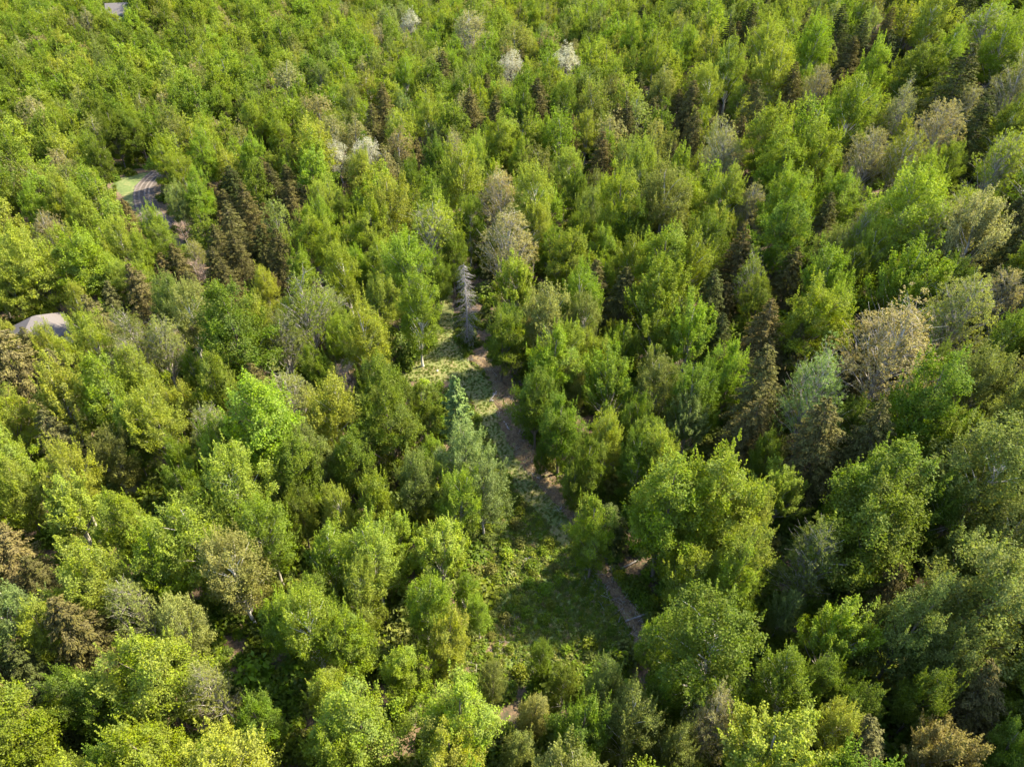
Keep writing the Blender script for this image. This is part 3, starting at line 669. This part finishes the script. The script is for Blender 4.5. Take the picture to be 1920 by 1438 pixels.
# ------------------------------------------------------------------ individual trees: Empty > trunk, crown
made = {}
def jit(c, s=0.10):
    h = max(-s*0.7, min(s*0.9, rnd.gauss(0, s*0.6))); v = 1+max(-1.6*s, min(1.6*s, rnd.gauss(0, s)))
    return (max(0.004, c[0]*v*(1+h)), max(0.004, c[1]*v*(1-h*0.3)), max(0.004, c[2]*v), 1)
for n, t in enumerate(ind):
    k = t['kind']; pr = PROTO[k]; q = t.get('proto', rnd.randrange(len(pr))) % len(pr)
    tm, cm, H, W = pr[q]
    root = bpy.data.objects.new(NAMES[k], None); COL.objects.link(root)
    root.empty_display_size = 0.5
    root.location = (t['x'], t['y'], float(T(t['x'], t['y']))-0.02)
    root.rotation_euler = (lean(), lean(), rnd.uniform(0, 6.28))
    if k == 'deadspruce': root.rotation_euler = (0, 0, 1.0)
    sx = t['w']/W
    root.scale = (sx*rnd.uniform(0.94, 1.08), sx*rnd.uniform(0.94, 1.08), t['h']/H)
    if (k, q) not in made:
        to = bpy.data.objects.new('trunk', tm); co = bpy.data.objects.new('crown' if k not in ('bare', 'deadspruce') else 'branches', cm)
        made[(k, q)] = (to, co)
    else:
        to = made[(k, q)][0].copy(); co = made[(k, q)][1].copy()
    for o in (to, co): COL.objects.link(o); o.parent = root
    co.color = jit(TONE[t['tone']], 0.02 if k == 'blossom' else 0.10)
    root['label'] = t['label']; root['category'] = CATS.get(k, 'broadleaf tree')
    if k in GROUPS: root['group'] = GROUPS[k]

# ------------------------------------------------------------------ stuff: scattered with geometry nodes
def scatter(name, meshes, pts, rot, scl, tint, idx, label=None):
    pc = bpy.data.collections.new(name+'_kinds')
    for i, m in enumerate(meshes):
        o = bpy.data.objects.new('%s_kind_%02d' % (name, i), m); pc.objects.link(o)
    me = bpy.data.meshes.new(name+'_points'); me.vertices.add(len(pts)); me.vertices.foreach_set('co', np.asarray(pts, np.float32).ravel())
    for an, ty, arr, fld in (('rot', 'FLOAT_VECTOR', rot, 'vector'), ('scl', 'FLOAT_VECTOR', scl, 'vector'), ('tint', 'FLOAT_COLOR', tint, 'color')):
        me.attributes.new(an, ty, 'POINT').data.foreach_set(fld, np.asarray(arr, np.float32).ravel())
    me.attributes.new('idx', 'INT', 'POINT').data.foreach_set('value', np.asarray(idx, np.int32))
    o = bpy.data.objects.new(name, me); COL.objects.link(o); o['kind'] = 'stuff'
    if label: o['label'] = label
    ng = bpy.data.node_groups.new(name+'_scatter', 'GeometryNodeTree')
    ng.interface.new_socket('Geometry', in_out='INPUT', socket_type='NodeSocketGeometry'); ng.interface.new_socket('Geometry', in_out='OUTPUT', socket_type='NodeSocketGeometry')
    N, L = ng.nodes, ng.links
    gi, go = N.new('NodeGroupInput'), N.new('NodeGroupOutput')
    ci = N.new('GeometryNodeCollectionInfo'); ci.inputs[0].default_value = pc; ci.inputs[1].default_value = True; ci.inputs[2].default_value = True
    ip = N.new('GeometryNodeInstanceOnPoints'); ip.inputs['Pick Instance'].default_value = True
    def na(nm, ty):
        a = N.new('GeometryNodeInputNamedAttribute'); a.data_type = ty; a.inputs[0].default_value = nm; return a.outputs[0]
    L.new(gi.outputs[0], ip.inputs['Points']); L.new(ci.outputs[0], ip.inputs['Instance']); L.new(na('idx', 'INT'), ip.inputs['Instance Index'])
    er = N.new('FunctionNodeEulerToRotation'); L.new(na('rot', 'FLOAT_VECTOR'), er.inputs[0]); L.new(er.outputs[0], ip.inputs['Rotation'])
    L.new(na('scl', 'FLOAT_VECTOR'), ip.inputs['Scale']); L.new(ip.outputs[0], go.inputs[0])
    md = o.modifiers.new('scatter', 'NODES'); md.node_group = ng
    return o
def scatter_trees(name, kinds, label):
    meshes = []; base = {}
    for k in kinds:
        base[k] = len(meshes); meshes += [p[0] for p in FARPROTO[k]]
    for k in kinds:
        base[k+'+'] = len(meshes); meshes += [p[0] for p in NEARSC[k]]
    R = [t for t in rest if t['kind'] in kinds]; pts, rot, scl, tint, idx = [], [], [], [], []
    for t in R:
        nr = t['d'] < 125; fp = (NEARSC if nr else FARPROTO)[t['kind']]; q = rnd.randrange(len(fp)); _, H, W = fp[q]
        pts.append((t['x'], t['y'], float(T(t['x'], t['y'])))); rot.append((lean(), lean(), rnd.uniform(0, 6.28)))
        scl.append((t['w']/W*rnd.uniform(0.92, 1.08), t['w']/W*rnd.uniform(0.92, 1.08), t['h']/H)); tint.append(jit(TONE[t['tone']])); idx.append(base[t['kind']+('+' if nr else '')]+q)
    return scatter(name, meshes, pts, rot, scl, tint, idx, label)
scatter_trees('broadleaf_forest', ('maple', 'birch', 'poplar', 'budding'), 'spring green broadleaf forest covering the far slopes')
scatter_trees('hemlock_forest', ('hemlock',), 'brownish hemlocks scattered through the far broadleaf forest')
# low plants
def low_plant(seed, n, r, h, ls, asp=0.6, grass=False):
    rng = np.random.default_rng(seed)
    g = norm(rng.normal(0, 1, (n, 3)))*rng.uniform(0.3, 1, (n, 1)); g[:, 2] = np.abs(g[:, 2])
    C = g*[r, r, h]
    N_ = g*0.6+rng.normal(0, 0.5, (n, 3))+[0, 0, 0.8 if not grass else -0.3]
    v, f, q = leaf_faces(C, N_, ls, asp, rng, varcol(n, 1, rng), dirs=None if not grass else norm(rng.normal(0, 0.3, (n, 3))+[0, 0, 1]))
    return (v, f, M_LEAF_F, q)
SHRUB = [make_mesh('shrub_mesh', [low_plant(400+i, 520, 0.95, 1.2, 0.24)]) for i in range(4)]
FERN = [make_mesh('fern_mesh', [low_plant(420+i, 60, 0.36, 0.42, 0.20)]) for i in range(4)]
TUFT = [make_mesh('tuft_mesh', [low_plant(440+i, 46, 0.3, 0.16, 0.20, 0.22, True)]) for i in range(3)]
pts, rot, scl, tint, idx = [], [], [], [], []
for _ in range(12000):
    y = rnd.uniform(12, 190); x = rnd.uniform(-1, 1)*(0.80*y+42)
    a, b, d = proj(x, y, float(T(x, y)))
    if not (-60 < a < 1980 and -60 < b < 1600): continue
    if open_ground(x, y): continue
    if y > 110 and rnd.random() < 0.4: continue
    s = rnd.uniform(0.6, 1.7) if rnd.random() < 0.85 else rnd.uniform(1.7, 2.6)
    pts.append((x, y, float(T(x, y)))); rot.append((0, 0, rnd.uniform(0, 6.28))); scl.append((s, s, s*rnd.uniform(0.7, 1.4)))
    tint.append(jit(TONE[rnd.choice('GGGLOO')], 0.15)); idx.append(rnd.randrange(4))
scatter('undergrowth', SHRUB, pts, rot, scl, tint, idx, 'leafy green undergrowth on the forest floor between the trunks')
pts, rot, scl, tint, idx = [], [], [], [], []
cx = np.array(W_CLEAR); x0, y0 = cx.min(0)-3; x1, y1 = cx.max(0)+3
nrX = nrg.uniform(x0, x1, 60000); nrY = nrg.uniform(y0, y1, 60000)
inC = inpoly_v(nrX, nrY, W_CLEAR) | (inpoly_v(nrX+2, nrY, W_CLEAR)) | inpoly_v(nrX-2, nrY, W_CLEAR)
fT, fD, inL = F_TRACK(nrX, nrY), F_DITCH(nrX, nrY), inpoly_v(nrX, nrY, W_LAND)
ftd = np.maximum(F_TRACK(nrX, nrY), np.where(inL, 1, -9))
gp = [[], [], [], [], []]
for x, y, c, ft, fd in zip(nrX, nrY, inC, ftd, fD):
    if not c: continue
    if ft > 0.0 or fd > 0.1:
        if rnd.random() < (0.22 if fd > 0.1 else 0.42) and (ft > 0.25 or fd > 0.1 or rnd.random() < .5):
            s = rnd.uniform(0.4, 0.9); tn = 'O' if rnd.random() < 0.5 else 'G'
            gp[0].append((x, y, float(T(x, y))+0.1)); gp[1].append((0, 0, rnd.uniform(0, 6.28))); gp[2].append((s, s, s)); gp[3].append(jit(TONE[tn], 0.12)); gp[4].append(rnd.randrange(3))
        continue
    if rnd.random() < 0.30: continue
    patch = nz(np.array([x*0.3]), np.array([y*0.3]))[0]
    s = rnd.uniform(0.5, 1.15)*(1+0.25*patch); tn = 'G' if rnd.random() < 0.35+0.2*patch else 'O' if rnd.random() < .6 else 'L'
    if rnd.random() < 0.016:
        s = rnd.uniform(0.45, 1.1); pts.append((x, y, float(T(x, y)))); rot.append((0, 0, rnd.uniform(0, 6.28))); scl.append((s, s, s*1.2)); tint.append(jit(TONE[rnd.choice('GLO')], 0.15)); idx.append(4+rnd.randrange(4)); continue
    if rnd.random() < 0.07+0.12*max(0, patch): tn = rnd.choice('TC')
    pts.append((x, y, float(T(x, y))+0.04)); rot.append((0, 0, rnd.uniform(0, 6.28))); scl.append((s, s, s)); tint.append(jit(TONE[tn], 0.15)); idx.append(rnd.randrange(4))
scatter('ferns', FERN+SHRUB, pts, rot, scl, tint, idx, 'low ferns and brambles covering the green clearing')
scatter('grass', TUFT, *gp, 'short dry grass tufts on the track')

def stick(seed):
    rng = np.random.default_rng(seed); W_ = Wood(); a = rng.uniform(0, 6.28); d = np.array([math.cos(a), math.sin(a), 0])
    P = W_.limb(-d*0.8+[0, 0, .04], d*0.8+[0, 0, .08], 0.03, 0.010, 0.03, rng, 4, 4)
    for q in range(3): W_.limb(P[q+1], P[q+1]+[rng.normal(0, .35), rng.normal(0, .35), 0.12], 0.02, 0.008, 0.02, rng, 2, 3)
    return make_mesh('stick_mesh', [W_.part(M_BARKG if seed % 2 else M_DEAD)])
lp = [[], [], [], [], []]
for Pl, wd, n in ((PD, 1.8, 420), (PE, 0.9, 40)):
    for _ in range(n):
        c = Pl[rnd.randrange(len(Pl))]; x, y = c[0]+rnd.gauss(0, wd*0.6), c[1]+rnd.gauss(0, wd*0.6); s = rnd.uniform(0.3, 0.85)
        lp[0].append((x, y, float(T(x, y))+rnd.uniform(0.12, 0.4))); lp[1].append((rnd.gauss(0, .15), rnd.gauss(0, .15), rnd.uniform(0, 6.28))); lp[2].append((s, s, s)); lp[3].append((1, 1, 1, 1)); lp[4].append(rnd.randrange(4))
scatter('branch_litter', [stick(500+i) for i in range(4)], *lp, 'broken sticks strewn over the brown ditch bank')
# ------------------------------------------------------------------ houses
def principled(name, col, rough=0.8, scale=0):
    m, N, L = mat(name); out = N.new('ShaderNodeOutputMaterial'); b = N.new('ShaderNodeBsdfPrincipled'); b.inputs['Roughness'].default_value = rough
    n = N.new('ShaderNodeTexNoise'); n.inputs['Scale'].default_value = scale or 4; tc = N.new('ShaderNodeTexCoord'); L.new(tc.outputs['Object'], n.inputs[0])
    mr = N.new('ShaderNodeMix'); mr.data_type = 'RGBA'; L.new(n.outputs[0], mr.inputs[0]); mr.inputs[6].default_value = (*[c*0.75 for c in col], 1); mr.inputs[7].default_value = (*[min(1, c*1.2) for c in col], 1)
    L.new(mr.outputs[2], b.inputs[0]); L.new(b.outputs[0], out.inputs[0]); return m
M_SHING = principled('roof_shingles', (0.088, 0.078, 0.080), 0.9, 6); M_WALL = principled('white_siding', (0.72, 0.70, 0.66)); M_GLASS = principled('window_glass', (0.03, 0.04, 0.05), 0.1)
M_DOOR = principled('door_paint', (0.18, 0.08, 0.05)); M_CHIM = principled('chimney_brick', (0.3, 0.16, 0.12), 0.9, 8)
def qmesh(name, V, F, m, parent):
    F = [tuple(f) if len(f) == 4 else (f[0], f[1], f[2], f[2]) for f in F]
    me = bpy.data.meshes.new(name+'_mesh'); me.from_pydata([tuple(v) for v in V], [], [tuple(dict.fromkeys(f)) for f in F]); me.materials.append(m); me.update()
    return link_mesh(name, me, parent)
def boxv(x0, y0, z0, x1, y1, z1):
    return [(x0, y0, z0), (x1, y0, z0), (x1, y1, z0), (x0, y1, z0), (x0, y0, z1), (x1, y0, z1), (x1, y1, z1), (x0, y1, z1)], \
           [(0, 3, 2, 1), (4, 5, 6, 7), (0, 1, 5, 4), (1, 2, 6, 5), (2, 3, 7, 6), (3, 0, 4, 7)]
def house(name, label, px, py, L, Wd, rot, hip, wall=4.6, rise=2.6):
    p, d = hit(px, py, wall+rise*0.6); root = bpy.data.objects.new(name, None); COL.objects.link(root)
    root.location = (p[0], p[1], float(T(p[0], p[1]))-0.3); root.rotation_euler = (0, 0, rot)
    root['label'] = label; root['category'] = 'house'
    a, b = L/2, Wd/2
    v, f = boxv(-a, -b, -0.4, a, b, wall); f = [q for i, q in enumerate(f) if i != 1]
    if not hip:
        v += [(-a, 0, wall+rise*0.93), (a, 0, wall+rise*0.93)]; f += [(4, 7, 8), (6, 5, 9)]
    qmesh('wall', v, f, M_WALL, root)
    e = 0.45; i_ = b if hip else -e
    t = 0.12; A, B = a+e, b+e; zl = wall-0.12
    rv = [(-A, -B, zl), (A, -B, zl), (A, B, zl), (-A, B, zl), (-a+i_, 0, wall+rise), (a-i_, 0, wall+rise)]
    rv += [(x, y, z-t) for x, y, z in rv]
    rf = [(0, 1, 5, 4), (2, 3, 4, 5), (6, 10, 11, 7), (8, 11, 10, 9), (0, 6, 7, 1), (2, 8, 9, 3)]
    if hip: rf += [(3, 0, 4), (1, 2, 5), (6, 9, 10), (7, 11, 8), (1, 7, 8, 2), (3, 9, 6, 0)]
    else: rf += [(0, 4, 10, 6), (4, 3, 9, 10), (1, 7, 11, 5), (5, 11, 8, 2)]
    rf_o = qmesh('roof', rv, rf, M_SHING, root)
    if not hip and wall > 3: cv, cf = boxv(a*0.3, 0.5, wall+0.8, a*0.3+0.8, 1.3, wall+rise+0.9); qmesh('chimney', cv, cf, M_CHIM, rf_o)
    for x in (-a*0.6, 0.9, a*0.65):
        for sgn in (-1, 1):
            y = sgn*(b+0.03); v, f = boxv(x-0.5, y-0.03, 1.6, x+0.5, y+0.03, 2.9); w_ = qmesh('window', v, f, M_WALL, root)
            v, f = boxv(x-0.42, y+sgn*0.035-0.01, 1.68, x+0.42, y+sgn*0.035+0.01, 2.82); qmesh('pane', v, f, M_GLASS, w_)
    v, f = boxv(-a*0.2-0.5, -b-0.06, 0.3, -a*0.2+0.5, -b, 2.4); qmesh('door', v, f, M_DOOR, root)
    return root
house('hip_roofed_house', 'house with a grey-mauve hipped roof half hidden by yellow-green trees', 66, 600, 7.4, 6.8, math.radians(38), True)
house('garden_shed', 'grey roofed shed at the left edge below the hipped house', -6, 628, 6, 5, math.radians(5), False, 2.6, 1.4)['category'] = 'shed'
house('gabled_house', 'far small house with pinkish gabled roof and white walls', 221, 12, 7.5, 7, math.radians(14), False, 2.4, 3.4)

# ------------------------------------------------------------------ logs and stones on the ditch bank
rg = np.random.default_rng(5)
def log_obj(px, py, ang, L, r, label):
    p = hit(px, py, 0)[0]; W_ = Wood(); t = np.linspace(-0.5, 0.5, 7)
    d = np.array([math.cos(ang), math.sin(ang)]); P = np.c_[t*L*d[0]+0.05*np.sin(t*9), t*L*d[1], np.zeros(7)]
    P[:, 2] = T(p[0]+P[:, 0], p[1]+P[:, 1])-float(T(p[0], p[1]))+r*0.7+0.12
    R = np.linspace(r, r*0.6, 7); R[0] = R[-1] = 0.01; P[0] = P[1]*0.995+P[0]*0.005; P[-1] = P[-2]*0.995+P[-1]*0.005
    W_.add(P, R, 8)
    for q in range(4):
        s = P[rg.integers(1, 6)]; W_.limb(s, s+[rg.normal(0, .4), rg.normal(0, .4), rg.uniform(0.1, 0.5)], 0.03, 0.012, 0.05, rg, 2, 4)
    o = link_mesh('fallen_log', make_mesh('fallen_log_mesh', [W_.part(M_DEAD)])); o.location = (p[0], p[1], float(T(p[0], p[1])))
    o['label'] = label; o['category'] = 'log'; o['group'] = 'fallen logs along the ditch'
for a in ((925, 745, 1.2, 3.5, 0.14, 'grey fallen log on the ditch bank beside the track bend'), (950, 800, 2.0, 3.0, 0.12, 'fallen log below the track bend on brown litter'),
          (1010, 880, 1.7, 3.4, 0.12, 'fallen log midway down the brown ditch'), (1060, 950, 0.6, 2.6, 0.1, 'thin fallen log at the lower ditch'),
          (1190, 1160, 0.3, 3.2, 0.13, 'pale fallen log at the foot of the ditch'), (1180, 1060, 0.5, 3.6, 0.13, 'fallen log under trees right of the clearing'),
          (848, 1240, 0.9, 2.2, 0.08, 'thin bleached log beside the brown skid trail'), (470, 1330, 2.2, 3.0, 0.12, 'fallen log on the forest floor near the bottom left')): log_obj(*a)
def rock(px, py, s, label):
    p = hit(px, py, 0)[0]; me = bpy.data.meshes.new('boulder_mesh')
    import bmesh
    bm = bmesh.new(); bmesh.ops.create_icosphere(bm, subdivisions=3, radius=1)
    ph = rg.uniform(0, 6, 3)
    for v in bm.verts:
        c = v.co; k = 1+0.18*math.sin(3*c.x+ph[0])+0.16*math.sin(4*c.y+ph[1])+0.1*math.cos(5*c.z+ph[2])+rg.normal(0, 0.015)
        v.co = (c.x*k*s, c.y*k*s*0.8, max(-0.4, c.z)*k*s*0.6)
    bm.to_mesh(me); bm.free(); me.materials.append(M_ROCK); o = link_mesh('boulder', me); o.location = (p[0], p[1], float(T(p[0], p[1]))+0.1)
    o['label'] = label; o['category'] = 'rock'; o['group'] = 'stones in the clearing'
M_ROCK = bark_mat('stone', (0.13, 0.11, 0.10), (0.34, 0.30, 0.28), 2)
for a in ((1001, 1047, 0.45, 'pinkish stone in the clearing, larger of a pair'), (990, 1050, 0.35, 'smaller pinkish stone beside the larger one in the clearing'),
          (928, 740, 0.3, 'stone on the brown ditch bank by the track bend'), (924, 752, 0.25, 'small pale stone just below another on the ditch bank'),
          (820, 696, 0.22, 'small white stone on the grassy landing'), (1010, 897, 0.25, 'small stone beside the middle of the track')): rock(*a)
